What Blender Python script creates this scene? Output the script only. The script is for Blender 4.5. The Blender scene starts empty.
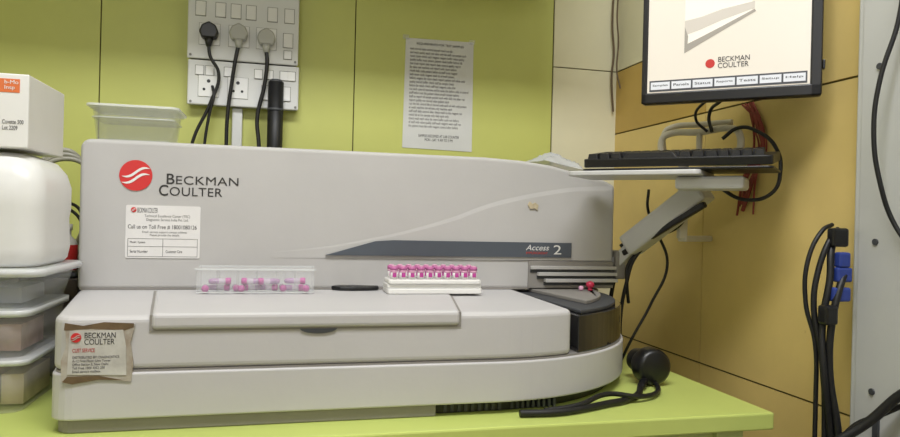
import bpy, math, random
from mathutils import Vector, Matrix
random.seed(4)
scn=bpy.context.scene
scn.view_settings.view_transform='Standard'
COL=scn.collection

# ---------------------------------------------------------------- materials
def lin(h):
    h=h.lstrip('#'); o=[]
    for i in (0,2,4):
        v=int(h[i:i+2],16)/255
        o.append(v/12.92 if v<=.04045 else ((v+.055)/1.055)**2.4)
    return tuple(o)+(1,)
_m={}
def M(name,h='#ffffff',rough=.5,metal=0,var=0,scale=8,h2=None,emit=0,alpha=1,trans=0,bump=0,coat=0,stain=None):
    if name in _m: return _m[name]
    m=bpy.data.materials.new(name); m.use_nodes=True
    nt=m.node_tree; b=nt.nodes['Principled BSDF']; c=lin(h)
    b.inputs['Base Color'].default_value=c
    b.inputs['Roughness'].default_value=rough
    b.inputs['Metallic'].default_value=metal
    b.inputs['Coat Weight'].default_value=coat
    b.inputs['Transmission Weight'].default_value=trans
    b.inputs['Alpha'].default_value=alpha
    if emit:
        b.inputs['Emission Color'].default_value=c; b.inputs['Emission Strength'].default_value=emit
    if var or h2 or bump or stain:
        tc=nt.nodes.new('ShaderNodeTexCoord'); n=nt.nodes.new('ShaderNodeTexNoise')
        n.inputs['Scale'].default_value=scale; n.inputs['Detail'].default_value=6; n.inputs['Roughness'].default_value=.6
        nt.links.new(tc.outputs['Object'],n.inputs['Vector'])
        r=nt.nodes.new('ShaderNodeValToRGB')
        c2=lin(h2) if h2 else tuple(x*(1-var) for x in c[:3])+(1,)
        r.color_ramp.elements[0].position=.32; r.color_ramp.elements[0].color=c2
        r.color_ramp.elements[1].position=.62; r.color_ramp.elements[1].color=c
        nt.links.new(n.outputs['Fac'],r.inputs['Fac'])
        out=r.outputs['Color']
        if stain:
            n3=nt.nodes.new('ShaderNodeTexNoise'); n3.inputs['Scale'].default_value=stain[1]; n3.inputs['Detail'].default_value=8
            nt.links.new(tc.outputs['Object'],n3.inputs['Vector'])
            r3=nt.nodes.new('ShaderNodeValToRGB'); r3.color_ramp.elements[0].position=stain[2]; r3.color_ramp.elements[0].color=(0,0,0,1)
            r3.color_ramp.elements[1].position=stain[2]+.06; r3.color_ramp.elements[1].color=(1,1,1,1)
            nt.links.new(n3.outputs['Fac'],r3.inputs['Fac'])
            mx=nt.nodes.new('ShaderNodeMix'); mx.data_type='RGBA'
            nt.links.new(r3.outputs['Color'],mx.inputs[0]); nt.links.new(out,mx.inputs[6]); mx.inputs[7].default_value=lin(stain[0]); out=mx.outputs[2]
        nt.links.new(out,b.inputs['Base Color'])
        if bump:
            n2=nt.nodes.new('ShaderNodeTexNoise'); n2.inputs['Scale'].default_value=scale*30
            nt.links.new(tc.outputs['Object'],n2.inputs['Vector'])
            bp=nt.nodes.new('ShaderNodeBump'); bp.inputs['Strength'].default_value=bump; bp.inputs['Distance'].default_value=.002
            nt.links.new(n2.outputs['Fac'],bp.inputs['Height']); nt.links.new(bp.outputs['Normal'],b.inputs['Normal'])
    _m[name]=m; return m

LIME=M('lime_laminate','#bfc36c',.45,var=.08,scale=2.2)
CREAM=M('cream_laminate','#d8d3b4',.45,var=.08,scale=3)
YEL=M('yellow_laminate','#dcc27a',.5,var=.13,scale=3,stain=('#8a5f3c',10,.72))
YEL2=M('mustard_laminate','#bf9f52',.5,var=.16,scale=3)
GROOVE=M('dark_groove','#57522a',.9)
FLOORM=M('floor_tile','#8c867a',.4,var=.15,scale=5)
CEILM=M('ceiling_paint','#dcdcd6',.8,var=.03)
TABLE=M('table_green','#bfcc70',.35,var=.08,scale=4)
TABLEE=M('table_edge','#c8d48c',.45,var=.1,scale=6)
BODY=M('analyzer_plastic','#b9b7b5',.5,var=.06,scale=5,bump=.05)
BODY2=M('analyzer_plastic_lower','#c0bebf',.48,var=.06,scale=4,bump=.05)
BODYD=M('analyzer_dark_plastic','#8b8782',.6,var=.1)  # darker grey plastic of plinth, seams, louvre backing and arm mount
DARK=M('dark_grey_plastic','#3f4145',.5)
BLACK=M('black_plastic','#121214',.35)
GLOSS=M('smoked_cover','#232325',.12,coat=.5)
RUB=M('black_rubber','#0f0f11',.5)
STRIPE=M('slate_stripe','#50565f',.45,var=.06)
RED=M('logo_red','#cc2f2f',.45)
WHITE=M('white_plastic','#e4e3e0',.4,var=.04)
WPAPER=M('white_paper','#dfdddb',.7,var=.05,scale=12)
NOTICE=M('notice_paper','#cccdca',.6,var=.05,scale=8)
INK=M('ink','#33312f',.7)
INKG=M('ink_grey','#6c6a68',.7)
INKR=M('ink_red','#b0352d',.7)
PINK=M('magenta_cap','#b2408f',.4)
PINKL=M('pink_label','#dfa9c6',.6)
CLEAR=M('clear_plastic','#eef0f2',.1,alpha=.10)
CLEAR2=M('frosted_plastic','#e6e8ea',.15,alpha=.17)
SILV=M('silver_paint','#c9c9c8',.4,metal=.05,var=.05)

# ---------------------------------------------------------------- helpers
def empty(name,loc=(0,0,0),rz=0,rx=0):
    e=bpy.data.objects.new(name,None); COL.objects.link(e); e.location=loc
    e.rotation_euler=(rx,0,rz); e.empty_display_size=.05; return e
def link(o,parent):
    COL.objects.link(o)
    if parent is not None: o.parent=parent
    return o
class MB:
    def __init__(s): s.v=[];s.f=[];s.mi=[];s.mats=[];s.sm=[]
    def m(s,mat):
        if mat not in s.mats: s.mats.append(mat)
        return s.mats.index(mat)
    def face(s,idx,mat,smooth=False): s.f.append(idx); s.mi.append(s.m(mat)); s.sm.append(smooth)
    def box(s,x0,x1,y0,y1,z0,z1,mat):
        b=len(s.v)
        s.v+=[(x0,y0,z0),(x1,y0,z0),(x1,y1,z0),(x0,y1,z0),(x0,y0,z1),(x1,y0,z1),(x1,y1,z1),(x0,y1,z1)]
        for q in ((3,2,1,0),(4,5,6,7),(0,1,5,4),(1,2,6,5),(2,3,7,6),(3,0,4,7)): s.face([b+i for i in q],mat)
        return s
    def prism(s,poly,z0,z1,mat,axis='z',side_mats=None,smooth=False,topscale=None):
        b=len(s.v); n=len(poly)
        for k,z in enumerate((z0,z1)):
            for p in poly:
                q=p
                if topscale and k==1:
                    cx=sum(a[0] for a in poly)/n; cy=sum(a[1] for a in poly)/n
                    q=(cx+(p[0]-cx)*topscale,cy+(p[1]-cy)*topscale)
                if axis=='z': s.v.append((q[0],q[1],z))
                elif axis=='y': s.v.append((q[0],z,q[1]))
                else: s.v.append((z,q[0],q[1]))
        fl = axis=='y'
        def add(ix,mat,sm=False): s.face(ix[::-1] if fl else ix,mat,sm)
        add([b+i for i in range(n)][::-1],mat); add([b+n+i for i in range(n)],mat)
        for i in range(n):
            j=(i+1)%n
            add([b+i,b+j,b+n+j,b+n+i],side_mats[i] if side_mats else mat,smooth)
        return s
    def cyl(s,c,r,h,mat,axis='z',n=24,r2=None,smooth=True):
        r2=r if r2 is None else r2; b=len(s.v)
        for k,(rr,t) in enumerate(((r,0),(r2,h))):
            for i in range(n):
                a=2*math.pi*i/n; u,w=rr*math.cos(a),rr*math.sin(a)
                s.v.append({'z':(c[0]+u,c[1]+w,c[2]+t),'y':(c[0]+u,c[1]+t,c[2]+w),'x':(c[0]+t,c[1]+u,c[2]+w)}[axis])
        s.face([b+i for i in range(n)][::-1],mat); s.face([b+n+i for i in range(n)],mat)
        for i in range(n):
            j=(i+1)%n; s.face([b+i,b+j,b+n+j,b+n+i],mat,smooth)
        return s
    def lathe(s,prof,c,mats,n=24,axis='z'):
        b=len(s.v)
        for (r_,z) in prof:
            for i in range(n):
                a=2*math.pi*i/n; u,w=r_*math.cos(a),r_*math.sin(a)
                s.v.append((c[0]+u,c[1]+w,c[2]+z) if axis=='z' else (c[0]+u,c[1]+z,c[2]+w))
        for j in range(len(prof)-1):
            mt=mats[j] if isinstance(mats,list) else mats
            for i in range(n): s.face([b+j*n+i,b+j*n+(i+1)%n,b+(j+1)*n+(i+1)%n,b+(j+1)*n+i],mt,True)
        return s
    def build(s,name,parent=None,bevel=0,seg=2,loc=(0,0,0),rot=(0,0,0)):
        me=bpy.data.meshes.new(name); me.from_pydata(s.v,[],s.f)
        for m in s.mats: me.materials.append(m)
        me.polygons.foreach_set('material_index',s.mi); me.polygons.foreach_set('use_smooth',s.sm)
        import bmesh
        bm=bmesh.new(); bm.from_mesh(me); bmesh.ops.recalc_face_normals(bm,faces=bm.faces); bm.to_mesh(me); bm.free()
        o=bpy.data.objects.new(name,me); link(o,parent); o.location=loc; o.rotation_euler=rot
        if bevel:
            md=o.modifiers.new('bev','BEVEL'); md.width=bevel; md.segments=seg; md.limit_method='ANGLE'; md.angle_limit=math.radians(40)
        return o
def cable(name,pts,r,mat,parent=None,res=10):
    cu=bpy.data.curves.new(name,'CURVE'); cu.dimensions='3D'; cu.bevel_depth=r; cu.bevel_resolution=3; cu.resolution_u=res
    sp=cu.splines.new('BEZIER'); sp.bezier_points.add(len(pts)-1)
    for bp,p in zip(sp.bezier_points,pts):
        bp.co=p; bp.handle_left_type=bp.handle_right_type='AUTO'
    cu.use_fill_caps=True; cu.materials.append(mat)
    o=bpy.data.objects.new(name,cu); return link(o,parent)
def text(name,body,x0,x1,z0,z1,y,mat,parent,align='LEFT',shear=0,sp=1.0,bold=0,line=1.0):
    cu=bpy.data.curves.new(name,'FONT'); cu.body=body; cu.size=1; cu.extrude=.002; cu.shear=shear; cu.offset=bold
    cu.space_character=sp; cu.space_line=line; cu.align_x=align
    cu.materials.append(mat); o=bpy.data.objects.new(name,cu); link(o,None)
    bpy.context.view_layer.update()
    bb=[Vector(c) for c in o.bound_box]
    ax,bx=min(b.x for b in bb),max(b.x for b in bb); ay,by=min(b.y for b in bb),max(b.y for b in bb)
    sx=(x1-x0)/(bx-ax); sz=(z1-z0)/(by-ay)
    o.scale=(sx,sz,.1); o.rotation_euler=(math.pi/2,0,0)
    o.location=(x0-ax*sx,y,z0-ay*sz)
    o.parent=parent; return o
def arc(cx,cy,rx,ry,a0,a1,n):
    return [(cx+rx*math.cos(math.radians(a0+(a1-a0)*i/n)),cy+ry*math.sin(math.radians(a0+(a1-a0)*i/n))) for i in range(n+1)]
def rrect(x0,x1,y0,y1,r,n=5):
    return arc(x1-r,y0+r,r,r,-90,0,n)+arc(x1-r,y1-r,r,r,0,90,n)+arc(x0+r,y1-r,r,r,90,180,n)+arc(x0+r,y0+r,r,r,180,270,n)
def logo(parent,cx,cz,r,y,sw):
    MB().prism(arc(cx,cz,r,r,0,354,59),y-.0012,y,RED,axis='y').build('logo_disc',parent)
    for off,ln in ((.20,.86),(-.20,.86)):
        top=[];bot=[]
        for i in range(17):
            t=i/16; x=-ln+2*ln*t
            zc=off+.30*math.sin(x*2.6)*(1-.35*abs(x))+.10*x
            w=.10*math.sin(math.pi*t)**.8
            top.append((cx+x*r,cz+(zc+w)*r)); bot.append((cx+x*r,cz+(zc-w)*r))
        MB().prism(bot+top[::-1][1:-1],y-.0020,y-.0012,sw,axis='y').build('logo_swoosh',parent)

# ---------------------------------------------------------------- room shell
RW=.91
wb=MB()
wb.box(-1.6,RW+.1,.004,.1,0,2.7,GROOVE)
for a,b_ in ((-1.6,-.421),(-.418,.1735),(.1765,.7155)): wb.box(a,b_,0,.006,0,2.7,LIME)
for z0,z1 in ((0,.748),(.751,1.473),(1.476,2.7)): wb.box(.7195,RW,0,.006,z0,z1,CREAM)
wb.build('wall_back')
wr=MB(); wr.box(RW+.004,RW+.1,-3.6,.1,0,2.7,GROOVE)
for z0,z1,m in ((0,.741,YEL),(.745,1.297,YEL),(1.301,1.472,YEL2),(1.476,2.7,CREAM)):
    for y0,y1 in ((-3.6,-1.25),(-1.247,-.423),(-.42,0)):
        mm=m
        if m is YEL2 and y0<-.43: mm=YEL
        wr.box(RW,RW+.006,y0,y1,z0,z1,mm)
wr.build('wall_right')
MB().box(-1.7,-1.6,-3.6,.1,0,2.7,CREAM).build('wall_left')
MB().box(-1.7,RW+.1,-3.7,-3.6,0,2.7,CREAM).build('wall_front')
MB().box(-1.7,RW+.1,-3.7,.1,-.1,0,FLOORM).build('floor')
MB().box(-1.7,RW+.1,-3.7,.1,2.7,2.8,CEILM).build('ceiling')
wc=empty('unseen_shade_cabinet')  # unseen, added above the view and sized to shade the top of the wall
cb=MB(); cb.box(-.75,.68,-.38,-.002,1.68,2.3,WHITE); cb.build('carcass',wc,.003)
d=MB()
for i in range(3):
    d.box(-.745+i*.477,-.745+i*.477+.470,-.398,-.381,1.685,2.295,CREAM)
    d.box(-.745+i*.477+.42,-.745+i*.477+.43,-.415,-.398,1.78,1.9,SILV)
d.build('doors',wc,.002)

# ---------------------------------------------------------------- table
tb=empty('work_table')
MB().box(-1.1,.78,-.815,-.02,.722,.75,TABLE).build('table_top',tb,.003)
t=MB()
for x in (-1.06,.70):
    for y in (-.78,-.09): t.box(x,x+.05,y,y+.05,0,.722,TABLEE)
t.box(-1.05,.74,-.77,-.75,.62,.722,TABLEE); t.build('table_frame',tb,.002)

# ---------------------------------------------------------------- analyser
an=empty('immunoassay_analyzer')
FX=.33;FY=-.755
def plan(off=0,full=True):
    p=[(-.345-off,-.13),(-.345-off,-.42)]
    p+=[(-.292-off,-.725)]+arc(-.262,-.725,.030+off,.030+off,188,270,5)
    arcpts=arc(FX,-.42,.345+off,.335+off,-90,0,28)
    return p,arcpts
p,a_=plan(.002)
MB().prism(p+a_+[(.679,-.13)],.769,.8315,BODY2).build('lower_housing',an,.003,3)
p,a_=plan(-.002)
MB().prism(p+a_+[(.674,-.13)],.8305,.8345,BODYD).build('housing_seam',an)
p,a_=plan(0)
k=7
up=p+a_[:k+1]+[(.468,-.45),(.468,-.40),(.675,-.40),(.675,-.13)]
MB().prism(up,.834,.908,BODY2).build('upper_housing',an,.009,4)
_,b2=plan(-.003)
MB().prism([(.474,-.44)]+b2[k+1:]+[(.668,-.402),(.474,-.402)],.8345,.8955,GLOSS).build('carousel_cover',an,.002,3)
_,b3=plan(-.014)
MB().prism([(.48,-.44)]+b3[k+2:]+[(.66,-.402),(.48,-.402)],.8955,.902,DARK).build('carousel_rim',an,.002)
MB().prism([(.505,-.425)]+[(x-.016,y+.03) for x,y in b3[k+6:]]+[(.648,-.402),(.505,-.402)],.902,.909,BODYD).build('carousel_lid',an,.002)
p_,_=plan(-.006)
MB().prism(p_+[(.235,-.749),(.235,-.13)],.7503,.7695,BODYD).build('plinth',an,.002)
pl=MB()
_,b4=plan(-.022)
pl.prism([(.236,-.15),(.236,-.735)]+[q for q in b4]+[(.645,-.15)],.7505,.769,BLACK)
pl.build('vent_plinth',an)
vs=MB()
for i in range(9): vs.box(.25+i*.011,.255+i*.011,-.7365,-.7295,.7525,.767,DARK)
for i in range(9): vs.box(.36+i*.009,.364+i*.009,-.733,-.72,.7525,.767,DARK)
vs.build('vent_slats',an)
ld=MB(); ld.prism([(-.166,-.7605),(.266,-.7605),(.322,-.458),(-.211,-.458)],.889,.9115,BODY2); ld.build('deck_lid',an,.006,3)
gr=MB()
gr.prism([(-.169,-.7568),(.269,-.7568),(.3255,-.455),(-.2145,-.455)],.8868,.9088,BODYD)
gr.build('lid_groove',an)
MB().prism(arc(.057,.8875,.026,.007,180,360,14),-.7575,-.754,DARK,axis='y').build('lid_handle_recess',an)
prof=[(-.345,.909),(.690,.909),(.690,1.128),(.665,1.139),(.60,1.153),(.545,1.165),(.48,1.1725),(.40,1.176),(-.335,1.176),(-.345,1.166)]
MB().prism(prof,-.43,-.12,BODY,axis='y').build('hood',an,.009,4)
MB().box(-.34,.50,-.4325,-.42,.9085,.9125,BODYD).build('hood_gap',an)
cv=[(-.02,.978),(.10,.9935),(.229,1.021),(.329,1.051),(.385,1.073),(.433,1.089),(.49,1.103),(.542,1.113),(.60,1.122),(.682,1.127)]
def smooth(c,n=6):
    o=[]
    for i in range(len(c)-1):
        p0=c[max(i-1,0)];p1=c[i];p2=c[i+1];p3=c[min(i+2,len(c)-1)]
        for j in range(n):
            t=j/n
            o.append(tuple(.5*((2*p1[q])+(-p0[q]+p2[q])*t+(2*p0[q]-5*p1[q]+4*p2[q]-p3[q])*t*t+(-p0[q]+3*p1[q]-3*p2[q]+p3[q])*t**3) for q in (0,1)))
    return o+[c[-1]]
cs=smooth(cv); sw=MB()
for i,(x,z) in enumerate(cs):
    g=min(1,i/20)
    sw.v+=[(x,-.4302,z),(x,-.4302-.0016*g,z-.008*g-.001),(x,-.4302-.0032*g,.969),(x,-.4302,.9665)]
for i in range(len(cs)-1):
    for j in range(3): sw.face([i*4+j,i*4+j+1,i*4+4+j+1,i*4+4+j],BODY,False)
sw.build('raised_swoosh_panel',an)
Y=-.4365
MB().prism([(.085,.9745),(.590,.9745),(.590,1.005),(.215,1.005),(.18,1.0025)],Y,-.429,STRIPE,axis='y').build('slate_stripe',an)
text('stripe_text','Access',.489,.540,.989,1.000,Y-.0003,WHITE,an,shear=.3)
text('stripe_text_number','2',.550,.567,.981,1.000,Y-.0003,WHITE,an)
text('stripe_subtext','IMMUNOASSAY',.490,.537,.981,.986,Y-.0003,INKR,an)
lv=MB()
lv.box(.497,.688,-.4345,-.429,.911,.9665,BODYD)
for i in range(3):
    lv.box(.50+.015*i,.692,-.441-.004*i,-.43,.950-i*.013,.957-i*.013,BODY)
    lv.box(.50+.015*i,.690,-.4365,-.43,.943-i*.013,.950-i*.013,DARK)
lv.build('louvres',an,.001)
logo(an,-.253,1.1135,.0275,-.4305,WHITE)
text('maker_initial_1','B',-.2015,-.188,1.1000,1.1190,-.4306,INK,an,bold=.01)
text('maker_text_line_1','ECKMAN',-.1855,-.077,1.1002,1.1155,-.4306,INK,an,sp=1.05)
text('maker_initial_2','C',-.214,-.1985,1.0785,1.0985,-.4306,INK,an,bold=.01)
text('maker_text_line_2','OULTER',-.196,-.105,1.0792,1.0950,-.4306,INK,an,sp=1.05)
MB().prism(rrect(-.268,-.142,.9655,1.0605,.003),-.4315,-.4300,WPAPER,axis='y').build('service_label',an)
logo(an,-.255,1.052,.0045,-.4316,WHITE)
text('label_maker','BECKMAN COULTER',-.249,-.215,1.047,1.056,-.4316,INK,an)
text('label_text_1','Technical Excellence Center (TEC)\nDiagnostic Service India Pvt. Ltd.',-.237,-.160,1.031,1.044,-.4316,INKG,an,align='CENTER')
text('label_text_2','Call us on Toll Free # 18001080126',-.264,-.148,1.0175,1.0255,-.4316,INK,an)
text('label_text_3','Email: service support contact address\nPlease provide the details',-.24,-.165,1.004,1.0145,-.4316,INKG,an,align='CENTER')
lb=MB()
for z in (1.000,.986,.968): lb.box(-.264,-.146,-.4318,-.4314,z,z+.0007,INKG)
for x in (-.264,-.2055,-.1467): lb.box(x,x+.0007,-.4318,-.4314,.968,1.0007,INKG)
lb.build('label_grid',an)
text('label_row_1','Model / System',-.260,-.235,.991,.996,-.4316,INK,an)
text('label_row_2','Serial Number',-.260,-.230,.975,.980,-.4316,INK,an)
text('label_row_3','Customer Care',-.2,-.172,.975,.980,-.4316,INK,an)
MB().prism([(.492,1.082),(.497,1.074),(.507,1.075),(.513,1.071),(.515,1.082),(.508,1.087),(.502,1.084),(.496,1.089)],-.4352,-.432,M('peeled_stain','#c9bb9c',.8,var=.3,scale=90),axis='y').build('peeled_patch',an)
TAPE=M('brown_tape','#96897a',.5,h2='#b3aea4',scale=40)
OLD=M('old_label','#c6c4be',.6,h2='#a9a6a0',scale=25)
y=-.7578
MB().prism([(-.275,.822),(-.262,.8185),(-.23,.824),(-.19,.820),(-.188,.846),(-.192,.872),(-.187,.897),(-.225,.8995),(-.25,.894),(-.272,.899),(-.270,.87),(-.276,.85)],y-.0012,y+.004,TAPE,axis='y').build('torn_tape',an)
BRT=M('brown_residue','#6b573d',.6,var=.3,scale=60)
MB().prism([(-.273,.890),(-.24,.892),(-.20,.889),(-.188,.893),(-.188,.8985),(-.225,.9005),(-.25,.896),(-.272,.900)],y-.0016,y-.0012,BRT,axis='y').build('residue',an)
MB().prism([(-.274,.822),(-.262,.8187),(-.23,.824),(-.20,.8225),(-.23,.829),(-.268,.829)],y-.0016,y-.0012,BRT,axis='y').build('residue',an)
MB().prism([(-.268,.832),(-.196,.829),(-.197,.868),(-.201,.890),(-.266,.889)],y-.0022,y-.0010,OLD,axis='y').build('old_label',an)
logo(an,-.258,.8805,.0062,y-.0022,OLD)
text('old_label_maker','BECKMAN\nCOULTER',-.248,-.210,.871,.887,y-.0024,INK,an,line=.8)
text('old_label_text','DISTRIBUTED BY: DIAGNOSTICS\nA-12 First Floor, Unit Tower\nOffice Sector 5, New Delhi\nToll Free 1800 4252 200\nEmail service mailbox',-.262,-.205,.834,.856,y-.0024,INKG,an)
text('old_label_head','CUST SERVICE',-.262,-.235,.861,.866,y-.0024,INKR,an)

# ---------------------------------------------------------------- swivel arm with keyboard tray (part of the analyser)
ka=math.radians(-45)
kt=empty('keyboard_arm'); kt.parent=an
tr=empty('tray_frame',(.706,-.643,1.136),ka); tr.parent=kt
MB().prism(rrect(-.19,.05,-.07,.075,.012),0,.009,SILV).build('tray_plate',tr,.002)
MB().prism(rrect(-.165,.163,-.06,.065,.01),.0095,.0135,BLACK).build('tray_liner',tr,.001)
def beam(name,p0,p1,w,h,mat,parent,bev=.003):
    p0,p1=Vector(p0),Vector(p1); L=(p1-p0).length
    m=MB(); m.box(-w/2,w/2,-h/2,h/2,0,L,mat); o=m.build(name,parent,bev)
    q=(p1-p0).to_track_quat('Z','Y'); o.rotation_mode='QUATERNION'; o.rotation_quaternion=q; o.location=p0; return o
beam('arm_lower',(.700,-.41,.950),(.745,-.49,1.045),.032,.026,SILV,kt)
beam('arm_upper',(.718,-.445,1.000),(.80,-.585,1.120),.050,.046,SILV,kt,.006)
beam('arm_gas_spring',(.705,-.445,.985),(.785,-.61,1.090),.012,.012,BLACK,kt)
mm=MB(); mm.box(.6915,.715,-.44,-.36,.93,.99,BODYD); mm.build('arm_mount',kt,.004)
mm=MB(); mm.box(.0,.115,-.035,.035,-.024,-.0005,SILV); o=mm.build('arm_head',tr,.006)
kb=empty('computer_keyboard',(.706,-.643,1.1575),ka,0)
kf=empty('keyboard_frame',(0,0,0),0,math.radians(8)); kf.parent=kb
MB().prism(rrect(-.162,.162,-.060,.064,.008),.002,.018,BLACK).build('case',kf,.002)
ky=MB(); KEY=M('key_cap','#1d1d20',.45)
for r_ in range(6):
    y0=-.055+r_*.0188; xs=-.156
    ws=[.0185]*17
    if r_==0: ws=[.022,.022,.022,.10,.022,.022,.022]+[.0185]*4
    for w in ws:
        if xs+w>.158: break
        ky.prism(rrect(xs+.0012,xs+w-.0012,y0,y0+.0165,.002,2),.018,.027,KEY,topscale=.82); xs+=w
ky.build('keys',kf)

# ---------------------------------------------------------------- monitor
mo=empty('computer_monitor',(.750,-.714,1.268),math.radians(-41))
hw=.1465; H=.262
BZ=M('monitor_bezel','#17171a',.35)
b=MB(); b.box(-hw,hw,0,.022,0,H,BZ); b.build('case',mo,.006,3)
b=MB(); b.box(-hw+.04,hw-.04,.022,.040,.05,H-.05,BZ); b.build('back_shell',mo,.01)
fr=MB(); 
for q in ((-hw,hw,0,.020),(-hw,hw,H-.014,H)): fr.box(q[0]+.001,q[1]-.001,-.004,.001,q[2]+.001,q[3]-.001,BZ)
for q in ((-hw,-hw+.011),(hw-.018,hw)): fr.box(q[0]+.001,q[1]-.001,-.004,.001,.001,H-.001,BZ)
fr.build('bezel',mo,.0015)
SCR=M('screen_glow','#cdc6ba',.25,emit=.46); SCR2=M('screen_shade','#9a948b',.4,emit=.18); SCR3=M('screen_light','#d6d0c5',.3,emit=.5)
SCR4=M('screen_mid','#bcb5ab',.4,emit=.34)
BTN=M('screen_button','#c9cbd0',.3,emit=.4); INKS=M('screen_ink','#2c2a2c',.5); REDS=M('screen_red','#b8302c',.4,emit=.2); BAR=M('screen_bar','#4b4c52',.4,emit=.05)
x0,x1,z0,z1=-hw+.011,hw-.018,.020,H-.014
MB().box(x0,x1,-.0012,-.0005,z0,z1,SCR).build('screen',mo)
MB().prism([(-.072,.088),(-.02,.118),(.038,.153),(.04,.24),(-.072,.24)],-.0016,-.0012,SCR3,axis='y').build('screen_picture',mo)
MB().prism([(-.072,.120),(-.045,.128),(-.01,.141),(.042,.156),(.042,.168),(-.01,.160),(-.045,.150),(-.072,.146)],-.0019,-.0014,SCR4,axis='y').build('screen_band',mo)
MB().prism([(-.072,.088),(-.045,.103),(-.01,.122),(.044,.1505),(.042,.1545),(-.01,.130),(-.045,.114),(-.068,.104)],-.0019,-.0014,SCR2,axis='y').build('screen_curve',mo)
MB().prism([(-.072,.135),(-.072,.088),(-.067,.100),(-.066,.118)],-.0022,-.0019,SCR2,axis='y').build('screen_curve_dark',mo)
MB().prism(arc(-.028,.066,.0078,.0078,0,350,35),-.0019,-.0012,REDS,axis='y').build('screen_logo',mo)
text('screen_text','BECKMAN\nCOULTER',-.015,.036,.057,.0765,-.0018,INKS,mo,line=.85)
bb=MB(); bb.box(x0+.004,x1-.004,-.0018,-.0012,.022,.042,BAR)
for i in range(7):
    w=(x1-x0-.010)/7; bb.box(x0+.005+i*w+.0015,x0+.005+(i+1)*w-.0015,-.0024,-.0016,.0255,.039,BTN)
bb.build('screen_buttons',mo)
for i in range(7):
    w=(x1-x0-.010)/7; text('button_text','Samples Panels Status Reports Tests Setup Help'.split()[i],x0+.005+i*w+.005,x0+.005+(i+1)*w-.005,.0305,.035,-.0026,INKS,mo)
mt=MB(); mt.box(-.03,.03,.040,.052,.09,.16,BZ); mt.box(-.012,.016,.052,.075,.11,.14,BZ); mt.build('wall_mount',mo,.002)
MB().box(hw+.0,hw+.004,.004,.016,.045,.060,BZ).build('side_button',mo,.001)
bk=empty('tubular_bracket')
BG=M('beige_tube','#cfc9b9',.45,var=.08)
def P(t,z,off=0):
    return (.775+.095*t+off*.7,-.47-.12*t+off*.7,z)
cable('rail_front',[P(0,1.19),P(0,1.228),P(.06,1.236),P(.5,1.238),P(.94,1.24),P(1,1.232),P(1,1.175)],.007,BG,bk)
cable('rail_back',[P(0,1.19,.02),P(0,1.244,.02),P(.06,1.252,.02),P(.5,1.256,.02),P(.9,1.256,.012)],.006,BG,bk)
cable('leg',[P(.5,1.238),P(.5,1.17)],.006,BG,bk)
beam('shelf_bar',P(-.05,1.178),P(1.08,1.170),.028,.008,BG,bk)
beam('upright',P(.30,1.02),P(.30,1.178),.02,.012,BG,bk)
beam('foot',P(.30,1.02),(.905,-.45,1.02),.02,.012,BG,bk)

# ---------------------------------------------------------------- switch board
sb=empty('switch_board')
PL=M('switch_plate','#d0d1cf',.35,var=.04); PLB=M('switch_back_box','#bdbdb6',.5); SW=M('switch_rocker','#dededc',.3); GAP=M('switch_gap','#7d7d78',.6)
b=MB(); b.box(-.222,.031,-.030,-.001,1.418,1.66,PLB); b.box(-.220,.034,-.026,-.001,1.309,1.412,PLB); b.build('back_boxes',sb,.003)
b=MB(); b.box(-.224,.033,-.036,-.030,1.416,1.662,PL); b.box(-.222,.036,-.032,-.026,1.307,1.414,PL); b.build('plates',sb,.003,3)
s=MB(); g=MB()
def rocker(x,z,y,w=.022,h=.034):
    g.box(x-w/2-.0012,x+w/2+.0012,y-.0006,y,z-h/2-.0012,z+h/2+.0012,GAP)
    s.prism([(y-.004,z-h/2),(y,z-h/2),(y,z+h/2),(y-.0015,z+h/2),(y-.0028,z)],x-w/2,x+w/2,SW,axis='x')
def socket(x,z,y):
    g.box(x-.024,x+.024,y-.0006,y,z-.026,z+.026,GAP); s.box(x-.0232,x+.0232,y-.002,y,z-.0252,z+.0252,SW)
    for dx,dz,r in ((0,.012,.0042),(-.010,-.008,.0033),(.010,-.008,.0033)): g.cyl((x+dx,y-.0026,z+dz),r,.001,BLACK,'y',12)
for x in (-.174,-.107,-.043): socket(x,1.475,-.036)
for x in (-.195,-.15,-.115,-.08,-.03,.01): rocker(x,1.535,-.036)
for x in (-.174,-.107,-.043): socket(x,1.61,-.036)
rocker(.008,1.475,-.036); rocker(.008,1.44,-.036,.018,.02)
for x in (-.174,-.107): socket(x,1.352,-.032)
for x in (-.195,-.172,-.13,-.06,-.035,.0,.018): rocker(x,1.389,-.032,.018,.022)
for x in (-.04,.005): rocker(x,1.345,-.032)
g.build('gaps',sb); s.build('rockers_and_sockets',sb,.0008)
for x,z in ((-.216,1.424),(.026,1.424),(-.214,1.314),(.029,1.314)): MB().cyl((x,-.0375 if z>1.4 else -.0335,z),.003,.002,GAP,'y',12).build('screw',sb)
def plug(name,x,z,mat,cmat,pts,r=.0035):
    e=empty(name)
    m=MB(); m.prism([(x-.016,z+.014),(x-.022,z-.002),(x-.016,z-.017),(x+.016,z-.017),(x+.022,z-.002),(x+.016,z+.014),(x,z+.023)][::1],-.062,-.0385,mat,axis='y'); m.build('plug_body',e,.004,3)
    m=MB(); m.cyl((x,-.052,z-.036),.0055,.020,mat,'z',14,r2=.011); m.build('strain_relief',e)
    cable('cord',[(x,-.052,z-.030)]+pts,r,cmat,e); return e
GRAYP=M('grey_plug','#aaaaa4',.4)
plug('power_plug',-.174,1.478,BLACK,RUB,[(-.170,-.055,1.42),(-.150,-.05,1.38),(-.168,-.045,1.31),(-.205,-.04,1.22),(-.22,-.04,1.10)],.004)
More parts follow.
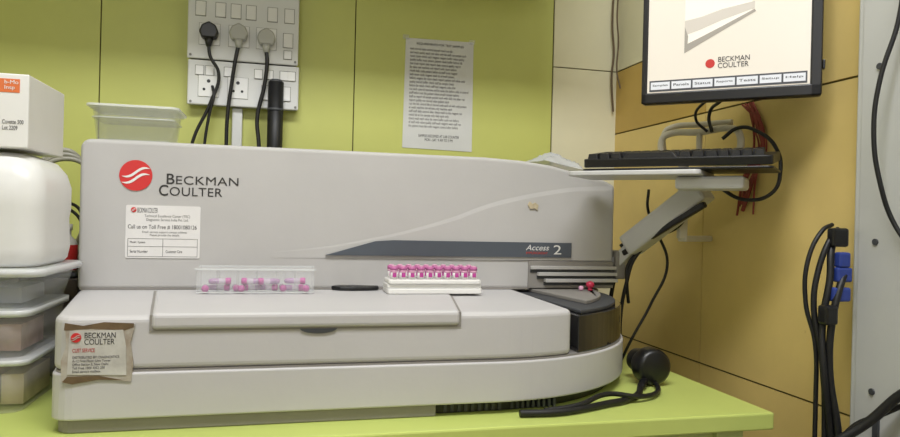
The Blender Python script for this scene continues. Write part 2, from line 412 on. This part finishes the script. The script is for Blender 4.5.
plug('power_plug',-.107,1.480,GRAYP,RUB,[(-.112,-.055,1.42),(-.120,-.05,1.36),(-.128,-.045,1.29),(-.13,-.04,1.2),(-.13,-.04,1.08)],.0045)
plug('power_plug',-.043,1.474,GRAYP,RUB,[(-.040,-.055,1.42),(-.045,-.05,1.36),(-.060,-.045,1.28),(-.055,-.045,1.22),(-.05,-.04,1.08)],.0048)
cable('wall_cable',[(-.165,-.036,1.352),(-.160,-.05,1.33),(-.17,-.045,1.28),(-.18,-.04,1.2),(-.18,-.04,1.06)],.0035,RUB)
m=MB(); m.box(-.120,-.096,-.016,-.001,1.0,1.306,PL); m.build('cable_conduit',None,.002)
m=MB(); m.cyl((-.018,-.045,1.05),.0185,.32,RUB,'z',24); m.cyl((-.018,-.045,1.368),.0175,.008,DARK,'z',24,r2=.014); m.cyl((-.018,-.0455,1.30),.0192,.006,DARK,'z',24); m.build('black_insulated_pipe',None)
BRC=M('brown_cable','#5d4c34',.6)
cw=empty('corner_cables')
cable('cable',[(.893,-.012,1.75),(.886,-.015,1.60),(.894,-.012,1.52),(.888,-.014,1.46),(.896,-.012,1.36)],.003,BRC,cw)
cable('cable',[(.90,-.03,1.75),(.893,-.028,1.62),(.90,-.026,1.55),(.895,-.03,1.47),(.902,-.04,1.42)],.0022,BRC,cw)

# ---------------------------------------------------------------- wall notice
nt=empty('wall_notice')
n=MB(); n.prism([(.303,1.232),(.491,1.229),(.489,1.521),(.306,1.518)],-.0015,-.0002,NOTICE,axis='y'); n.build('sheet',nt)
words='sample test reagent result control run the before after daily check lab quality and of to wash buffer report each patient value must not be stored at room with machine staff code only'.split()
body=''
for i in range(22):
    l=''
    while len(l)<random.choice((44,54,60,62)): l+=random.choice(words)+' '
    body+=l.strip()+('\n' if i<21 else '')
text('notice_body',body,.318,.478,1.285,1.495,-.0018,INKG,nt)
text('notice_title','REQUIREMENTS FOR TEST SAMPLES',.335,.462,1.502,1.509,-.0018,INK,nt)
text('notice_footer','SAMPLES RECEIVED AT LAB COUNTER\nMON - SAT  9 AM TO 5 PM',.345,.455,1.252,1.269,-.0018,INK,nt,align='CENTER')
tp=MB(); 
for x,z in ((.306,1.518),(.485,1.519)): tp.box(x-.008,x+.008,-.0022,-.0015,z-.004,z+.008,CLEAR2)
tp.build('tape',nt)

# ---------------------------------------------------------------- clear tub on the hood
def tub(name,x0,x1,y0,y1,z,h,flare,mat,th=.0018,rim=.005,parent=None):
    e=empty(name) if parent is None else parent
    n=6; r=.012
    m=MB()
    def ring(x0,x1,y0,y1,z,r):
        b=len(m.v); q=rrect(x0,x1,y0,y1,r,n); m.v.extend([(a,c,z) for a,c in q]); return list(range(b,b+len(q)))
    f=flare
    R=[ring(x0,x1,y0,y1,z,r),ring(x0-f,x1+f,y0-f,y1+f,z+h,r),ring(x0-f-rim,x1+f+rim,y0-f-rim,y1+f+rim,z+h,r+rim),ring(x0-f-rim,x1+f+rim,y0-f-rim,y1+f+rim,z+h+.003,r+rim),
       ring(x0-f+th,x1+f-th,y0-f+th,y1+f-th,z+h+.003,r),ring(x0+th,x1-th,y0+th,y1-th,z+th,r)]
    for a,b in zip(R[:-1],R[1:]):
        for i in range(len(a)):
            j=(i+1)%len(a); m.face([a[i],a[j],b[j],b[i]],mat,True)
    m.face(R[0][::-1],mat); m.face(R[-1],mat)
    m.build('tub',e); return e
ct=tub('clear_plastic_tub',-.330,-.202,-.395,-.30,1.1765,.058,.006,M('tub_plastic','#e8ebee',.1,alpha=.20))
RIM=M('tub_rim','#e6e8e8',.2,alpha=.6)
m=MB(); m.prism(rrect(-.345,-.187,-.411,-.284,.014),1.238,1.2425,RIM); m.prism(rrect(-.329,-.203,-.394,-.301,.012),1.1786,1.1800,M('tub_floor','#e4e6e8',.2,alpha=.5))
m.prism(rrect(-.3375,-.1945,-.4025,-.2925,.012),1.218,1.2205,M('tub_edge','#eceeee',.15,alpha=.35)); m.build('lid',ct,.001)

bw=MB(); n1,n2=26,14
BWm=M('bubble_wrap','#d3d6da',.15,alpha=.6)
for j in range(n2+1):
    for i in range(n1+1):
        u,v=i/n1,j/n2
        ed=min(1,4*min(u,1-u,v,1-v)+.02)
        base=1.1765-.018*u
        z=base+.026*ed*(.65+.35*math.sin(9*u+3*v)*math.cos(7*v))+.003*math.sin(50*u)*math.sin(40*v)*ed
        bw.v.append((.525+.095*u+.010*math.sin(6*v),-.425+.11*v,max(z,base)))
for j in range(n2):
    for i in range(n1):
        a=j*(n1+1)+i; bw.face([a,a+1,a+n1+2,a+n1+1],BWm,True)
bw.build('bubble_wrap_sheet',None)

# ---------------------------------------------------------------- racks on deck
D=.9118
r1=empty('clear_tube_rack')
m=MB(); X0,X1,Y0,Y1=-.135,.060,-.535,-.470
def thin(m,x0,x1,y0,y1,z0,z1,mat): m.box(x0,x1,y0,y1,z0,z1,mat)
thin(m,X0,X1,Y0,Y1,D,D+.002,CLEAR); thin(m,X0,X1,Y0,Y0+.0018,D+.002,D+.044,CLEAR); thin(m,X0,X1,Y1-.0018,Y1,D+.002,D+.044,CLEAR)
thin(m,X0,X0+.0018,Y0+.0018,Y1-.0018,D+.002,D+.044,CLEAR2); thin(m,X1-.0018,X1,Y0+.0018,Y1-.0018,D+.002,D+.044,CLEAR2)
thin(m,X0-.003,X1+.003,Y0-.003,Y0,D+.041,D+.044,RIM); thin(m,X0-.003,X1+.003,Y1,Y1+.003,D+.041,D+.044,RIM)
thin(m,X0,X1,Y0-.001,Y0,D+.002,D+.004,RIM)
for i in range(1,6): thin(m,X0+i*.0325-.0006,X0+i*.0325+.0006,Y0+.002,Y1-.002,D+.002,D+.040,CLEAR2)
m.build('rack_shell',r1)
VB=M('vial_body','#dcccdc',.2,alpha=.5); LIQ=M('vial_liquid','#b487b4',.2,alpha=.7)
def vial(x,yy,z,rx,rz):
    vv=MB()
    vv.lathe([(0,0),(.0056,0),(.0060,.002),(.0060,.008),(.0050,.009),(.0050,.020),(.0050,.031),(.0035,.036),(0,.037)],(0,-.018,0),[PINK,PINK,PINK,PINK,VB,LIQ,LIQ,LIQ],18,'y')
    o=vv.build('pink_capped_vial',r1); o.location=(x,yy,z); o.rotation_euler=(rx,0,rz)
q=[(.012,0,.1,0),(.034,0,1.5,0),(.036,0,1.7,.0115),(.062,0,.15,0),(.074,0,-.1,0),(.092,0,-1.5,0),(.090,0,-1.65,.0115),(.115,0,1.4,0),(.118,0,-1.5,.0115),(.141,0,.1,0),(.160,0,1.6,0),(.163,0,1.5,.0115),(.183,0,-.1,0)]
for i,(dx,rx,rz,dz) in enumerate(q):
    vial(X0+dx,-.512+(.008 if i%2 else 0),D+.0085+dz,rx,rz)
r2=empty('vial_rack')
m=MB(); X0,X1=.189,.366
m.prism(rrect(X0,X1,-.545,-.480,.006),D,D+.010,WHITE)
m.prism(rrect(X0,X1,-.540,-.484,.006),D+.010,D+.018,WHITE)
m.prism(rrect(X0+.002,X1-.002,-.545,-.480,.006),D+.018,D+.026,WHITE); m.build('rack_base',r2,.002)
m=MB()
PKD=M('cap_dusty_pink','#b8659a',.5)
for i in range(10):
    for k,y in enumerate((-.530,-.497)):
        x=X0+.013+i*.0166
        m.cyl((x,y,D+.0265),.0066,.012,WPAPER,'z',18); m.cyl((x,y,D+.0385),.0068,.004,PINKL,'z',18); m.cyl((x,y,D+.0425),.0072,.006,PKD,'z',18)
        m.cyl((x,y,D+.0485),.0045,.002,PINKL,'z',14)
        m.box(x-.0035,x+.0035,y-.0074,y-.0066,D+.030,D+.038,PINK)
m.build('vials',r2)
m=MB(); q=[(.094,-.470),(.110,-.484),(.135,-.489),(.165,-.486),(.182,-.480),(.184,-.466),(.165,-.460),(.140,-.452),(.115,-.452),(.098,-.461)]
m.prism(q,D,D+.008,BLACK); m.build('black_plastic_pouch',None,.003)
st=MB(); RB=M('red_stopper','#c02c4e',.35)
st.lathe([(.0,0),(.0045,0),(.0055,.003),(.0035,.005),(.0075,.008),(.009,.012),(.0075,.0165),(.003,.019),(0,.0195)],(.618,-.470,.9095),RB,20)
st.lathe([(0,0),(.004,.0005),(.005,.003),(.005,.007),(.003,.009),(0,.0095)],(.600,-.466,.9095),PINKL,16)
st.build('red_stopper',None)

# ---------------------------------------------------------------- left stack
cbx=empty('cardboard_box')
m=MB(); m.box(-.56,-.366,-.62,-.45,1.1385,1.248,WHITE); m.build('carton',cbx,.002)
ORG=M('orange_print','#d8703a',.6)
MB().box(-.42,-.378,-.6206,-.6198,1.220,1.240,ORG).build('print_band',cbx)
text('box_text','b-Mo\nInsp',-.398,-.380,1.223,1.238,-.6209,WHITE,cbx)
text('box_text_small','Cuvette 500\nLot 2209',-.40,-.372,1.165,1.180,-.6205,INKG,cbx)
FROST=M('white_hdpe','#e3e3e1',.3,var=.06,alpha=.96)
FROSTL=M('clear_lid','#e2e4e6',.2,alpha=.7)
jr=empty('plastic_jerrycan')
m=MB()
def loft(m,secs,mat,n=6):
    rings=[]
    for (x0,x1,y0,y1,r,z) in secs:
        b=len(m.v); q=rrect(x0,x1,y0,y1,r,n); m.v.extend([(a,c,z) for a,c in q]); rings.append(list(range(b,b+len(q))))
    for a,b in zip(rings[:-1],rings[1:]):
        for i in range(len(a)): j=(i+1)%len(a); m.face([a[i],a[j],b[j],b[i]],mat,True)
    m.face(rings[0][::-1],mat); m.face(rings[-1],mat)
loft(m,[(-.545,-.352,-.625,-.46,.03,.9625),(-.55,-.346,-.632,-.455,.034,.970),(-.55,-.343,-.635,-.45,.036,.99),(-.55,-.345,-.633,-.452,.036,1.035),(-.55,-.343,-.635,-.45,.036,1.05),(-.55,-.343,-.635,-.45,.036,1.085),(-.548,-.349,-.629,-.456,.034,1.107),(-.54,-.362,-.616,-.466,.03,1.124),(-.52,-.385,-.595,-.485,.025,1.1335)],FROST)
m.cyl((-.46,-.54,1.1335),.022,.004,FROST); m.build('can_body',jr)
bs=empty('storage_basin')
BASN=M('basin_plastic','#d4d8da',.12,alpha=.28)
m=MB(); loft(m,[(-.55,-.356,-.63,-.45,.02,.9035),(-.56,-.343,-.642,-.44,.022,.950)],BASN); loft(m,[(-.57,-.334,-.652,-.43,.022,.950),(-.572,-.331,-.655,-.428,.024,.957),(-.57,-.336,-.65,-.432,.022,.9615)],FROSTL)
m.box(-.54,-.42,-.60,-.48,.907,.935,WHITE); m.box(-.41,-.375,-.60,-.50,.907,.93,M('grey_pack','#8d8f93',.6)); m.build('basin',bs)
sbx=empty('stacked_storage_box')
TAN=M('clear_box_plastic','#dcdad8',.12,alpha=.26)
m=MB(); loft(m,[(-.55,-.364,-.635,-.46,.02,.7505),(-.56,-.353,-.65,-.45,.022,.823)],TAN); loft(m,[(-.575,-.349,-.655,-.445,.018,.823),(-.575,-.349,-.655,-.445,.018,.831)],FROSTL)
loft(m,[(-.55,-.362,-.635,-.46,.02,.831),(-.56,-.353,-.65,-.45,.022,.893)],TAN); loft(m,[(-.575,-.3485,-.655,-.445,.018,.893),(-.575,-.3485,-.655,-.445,.018,.9025)],FROSTL)
PB=M('pink_bag','#c09c92',.6,var=.4,scale=30); PB2=M('beige_bag','#cdb898',.6,var=.3,scale=20)
m.box(-.54,-.405,-.61,-.50,.755,.812,PB); m.box(-.400,-.37,-.60,-.48,.755,.80,PB2)
m.box(-.54,-.43,-.61,-.50,.835,.882,PB2); m.box(-.425,-.375,-.60,-.50,.835,.875,PB); m.build('boxes',sbx)
BR=M('bottle_white','#d9d6d2',.3)
bo=MB(); bo.lathe([(0,0),(.017,0),(.019,.004),(.019,.05),(.016,.058),(.008,.066),(.008,.076),(.010,.076),(.010,.088),(0,.088)],(-.380,-.37,.935),[BR,BR,RED,BR,BR,BR,BR,BR,BR]).build('reagent_bottle',None)
pr=empty('pump_unit')
m=MB(); m.box(-.47,-.352,-.40,-.20,.7505,.80,DARK); m.box(-.46,-.355,-.39,-.22,.80,.925,M('brown_case','#4a4038',.5,var=.2)); m.box(-.455,-.358,-.389,-.23,.925,.9345,DARK)
m.cyl((-.37,-.3,.9345),.015,.012,BLACK); m.build('pump_case',pr,.004)
HOSE=M('grey_hose','#a8a59a',.4)
for i in range(3):
    cable('hose',[(-.385-.012*i,-.29,.945),(-.350-.012*i,-.30,1.00),(-.336-.01*i,-.31,1.07),(-.352-.008*i,-.32,1.125+.006*i),(-.40,-.33,1.145+.008*i),(-.46,-.33,1.10)],.005,HOSE,pr)
cable('cord',[(-.40,-.33,1.06),(-.365,-.34,1.03),(-.356,-.35,.98),(-.370,-.36,.93),(-.358,-.38,.90),(-.356,-.41,.83),(-.352,-.43,.765)],.003,RUB,pr)
cable('cord',[(-.42,-.33,1.04),(-.38,-.34,1.06),(-.353,-.35,1.01),(-.350,-.37,.95)],.003,RUB,pr)

# ---------------------------------------------------------------- power adapter + cables on table right
ad=empty('power_adapter')
ax=.674
m=MB(); m.lathe([(0,0),(.026,0),(.032,.004),(.034,.012),(.034,.030),(.029,.040),(.018,.046),(.016,.050),(0,.050)],(ax,-.635,.7855),BLACK,28,'y'); m.build('plug_body',ad)
m=MB(); m.cyl((ax+.004,-.585,.7855),.022,.03,BLACK,'y',24); m.build('plug_back',ad,.002)
beam('strain_relief',(ax-.012,-.62,.765),(ax-.042,-.655,.757),.014,.011,BLACK,ad,.004)
cable('cord',[(ax-.04,-.65,.7572),(.60,-.70,.7565),(.56,-.73,.7565),(.52,-.745,.7565),(.47,-.765,.7565),(.42,-.778,.7565),(.36,-.775,.7565)],.0055,RUB,ad)
cable('cord_loop',[(.685,-.61,.757),(.64,-.695,.7575),(.59,-.725,.760),(.53,-.73,.768),(.46,-.765,.762),(.40,-.775,.7585)],.0042,RUB,ad)
cb_=empty('cable_bundle')
for pts,r in (
 ([(.74,-.48,1.12),(.745,-.47,1.08),(.775,-.46,1.03),(.80,-.46,.965),(.77,-.45,.88),(.73,-.44,.80),(.72,-.42,.755)],.003),
 ([(.80,-.55,1.11),(.79,-.52,1.05),(.76,-.48,1.02),(.725,-.46,.98),(.71,-.45,.92),(.705,-.44,.86),(.71,-.43,.76)],.004),
 ([(.78,-.54,1.09),(.75,-.50,1.03),(.715,-.45,1.00),(.705,-.42,.95),(.70,-.40,.88),(.70,-.38,.80)],.0045),
 ([(.77,-.53,1.10),(.745,-.48,1.05),(.72,-.46,1.02),(.70,-.44,1.00)],.004),
 ([(.76,-.52,1.06),(.735,-.47,1.01),(.712,-.44,.975),(.70,-.41,.93)],.0045),
 ([(.735,-.475,1.03),(.728,-.46,.99),(.713,-.45,.96),(.712,-.45,.92),(.722,-.44,.88)],.0035),
 ([(.80,-.62,1.125),(.835,-.66,1.098),(.866,-.69,1.110),(.884,-.69,1.150),(.886,-.675,1.195),(.876,-.64,1.228),(.86,-.60,1.24),(.84,-.58,1.22)],.0036),
 ([(.82,-.56,1.235),(.80,-.55,1.26),(.79,-.60,1.29),(.80,-.65,1.31)],.0028),
 ([(.83,-.56,1.235),(.83,-.55,1.27),(.82,-.60,1.29),(.82,-.66,1.31)],.0034)):
    cable('cable',pts,r,RUB,cb_)
gl=empty('red_thread_garland')
RC=M('red_thread','#94443a',.8,var=.3,scale=60)
for i in range(9):
    y0=-.575-random.uniform(-.012,.012)
    cable('thread',[(.904,-.57+random.uniform(-.02,.02),1.295),(.902,y0-.02-random.uniform(0,.02),1.25),(.903,y0-.035+random.uniform(-.02,.01),1.20),(.902,y0-.01+random.uniform(-.01,.015),1.14),(.903,y0-.0+random.uniform(-.02,.02),1.080+random.uniform(-.01,.02))],random.uniform(.0014,.0028),RC,gl)
cable('knot',[(.902,-.60,1.20),(.899,-.62,1.185),(.900,-.585,1.18),(.901,-.60,1.165)],.006,RC,gl)

# ---------------------------------------------------------------- white cabinet at the right
fc=empty('metal_cabinet')
CB=M('cabinet_grey_white','#c9cac7',.4,var=.06,scale=5)
m=MB(); m.box(.892,RW-.0005,-1.45,-.848,0,2.1,CB); m.build('side_panel',fc,.004)
m=MB(); m.box(.888,.892,-1.45,-.862,0,2.1,M('cabinet_panel','#c0c1be',.4,var=.05)); m.build('inner_panel',fc,.001)
m=MB()
for z in (.80,1.03,1.30): m.cyl((.8855,-.895,z),.005,.003,DARK,'x',14)
m.box(.884,.888,-.91,-.90,.72,.76,DARK); m.build('screws',fc)
rc=empty('hanging_cables')
BLUE=M('blue_connector','#2c3f8a',.4)
for pts,r in (
 ([(.87,-.84,1.048),(.845,-.85,1.03),(.826,-.85,.985),(.818,-.85,.93),(.828,-.86,.84),(.835,-.86,.74),(.83,-.86,.5)],.0045),
 ([(.872,-.84,1.04),(.850,-.85,1.02),(.838,-.86,.97),(.826,-.86,.90),(.822,-.87,.82),(.838,-.87,.72),(.84,-.87,.5)],.0055),
 ([(.868,-.83,1.055),(.84,-.84,1.045),(.815,-.84,1.0),(.812,-.84,.93),(.822,-.85,.87),(.826,-.85,.78),(.82,-.85,.5)],.0035),
 ([(.868,-.86,.985),(.845,-.87,.95),(.834,-.87,.90),(.832,-.87,.83),(.842,-.88,.73),(.85,-.88,.5)],.0055)):
    cable('cable',pts,r,RUB,rc)
m=MB(); m.box(.846,.874,-.868,-.852,.965,.988,BLUE); m.box(.850,.870,-.868,-.853,.988,1.012,BLUE); m.box(.836,.868,-.872,-.856,.935,.957,BLUE); m.build('vga_plugs',rc,.003)
m=MB(); m.box(.842,.872,-.862,-.846,1.02,1.05,BLACK); m.box(.815,.838,-.88,-.86,.90,.93,BLACK); m.build('ferrite',rc,.004)
cable('cable_thin',[(.872,-.95,1.48),(.868,-.945,1.36),(.852,-.93,1.27),(.848,-.925,1.20),(.856,-.93,1.12),(.874,-.945,1.05),(.882,-.99,1.0)],.0035,RUB,rc)
cable('cable_thick',[(.882,-1.02,.85),(.870,-.97,.82),(.845,-.93,.765),(.815,-.905,.73),(.78,-.88,.69),(.76,-.87,.55)],.007,RUB,rc)
cable('cable_mid',[(.884,-.96,.80),(.868,-.93,.775),(.85,-.90,.75),(.83,-.88,.70)],.004,RUB,rc)

# ---------------------------------------------------------------- lights
tl=empty('ceiling_tube_light')
m=MB(); m.box(-.65,.65,-1.62,-1.54,2.66,2.70,WHITE); m.build('batten',tl,.004)
TUBE=M('tube_glow','#fbfaff',.3,emit=6)
m=MB(); m.cyl((-.6,-1.58,2.635),.014,1.2,TUBE,'x',16); m.build('tube',tl)
def area(name,loc,rot,sx,sy,e,col):
    l=bpy.data.lights.new(name,'AREA'); l.shape='RECTANGLE'; l.size=sx; l.size_y=sy; l.energy=e; l.color=col
    o=bpy.data.objects.new(name,l); COL.objects.link(o); o.location=loc; o.rotation_euler=rot; return o
area('tube_lamp_light',(.05,-1.55,2.60),(math.radians(22),0,0),1.3,.35,36,(.975,.98,1))
area('room_fill_light',(-.6,-3.2,2.0),(math.radians(70),0,math.radians(-12)),1.2,.8,11.5,(.98,.98,1))  # fill light added behind the camera, not a lamp of the room
w=bpy.data.worlds.new('World'); scn.world=w; w.use_nodes=True
w.node_tree.nodes['Background'].inputs[0].default_value=(.8,.85,.9,1); w.node_tree.nodes['Background'].inputs[1].default_value=.3

# ---------------------------------------------------------------- camera
cd=bpy.data.cameras.new('camera'); cam=bpy.data.objects.new('camera',cd); COL.objects.link(cam)
cd.sensor_width=36; cd.lens=680/900*36; cd.clip_start=.02
cam.matrix_world=Matrix.Translation((0,-1.75,1.05))@Matrix.Rotation(math.radians(-14),4,'Z')@Matrix.Rotation(math.radians(90),4,'X')@Matrix.Rotation(math.radians(1.4),4,'Z')
scn.camera=cam
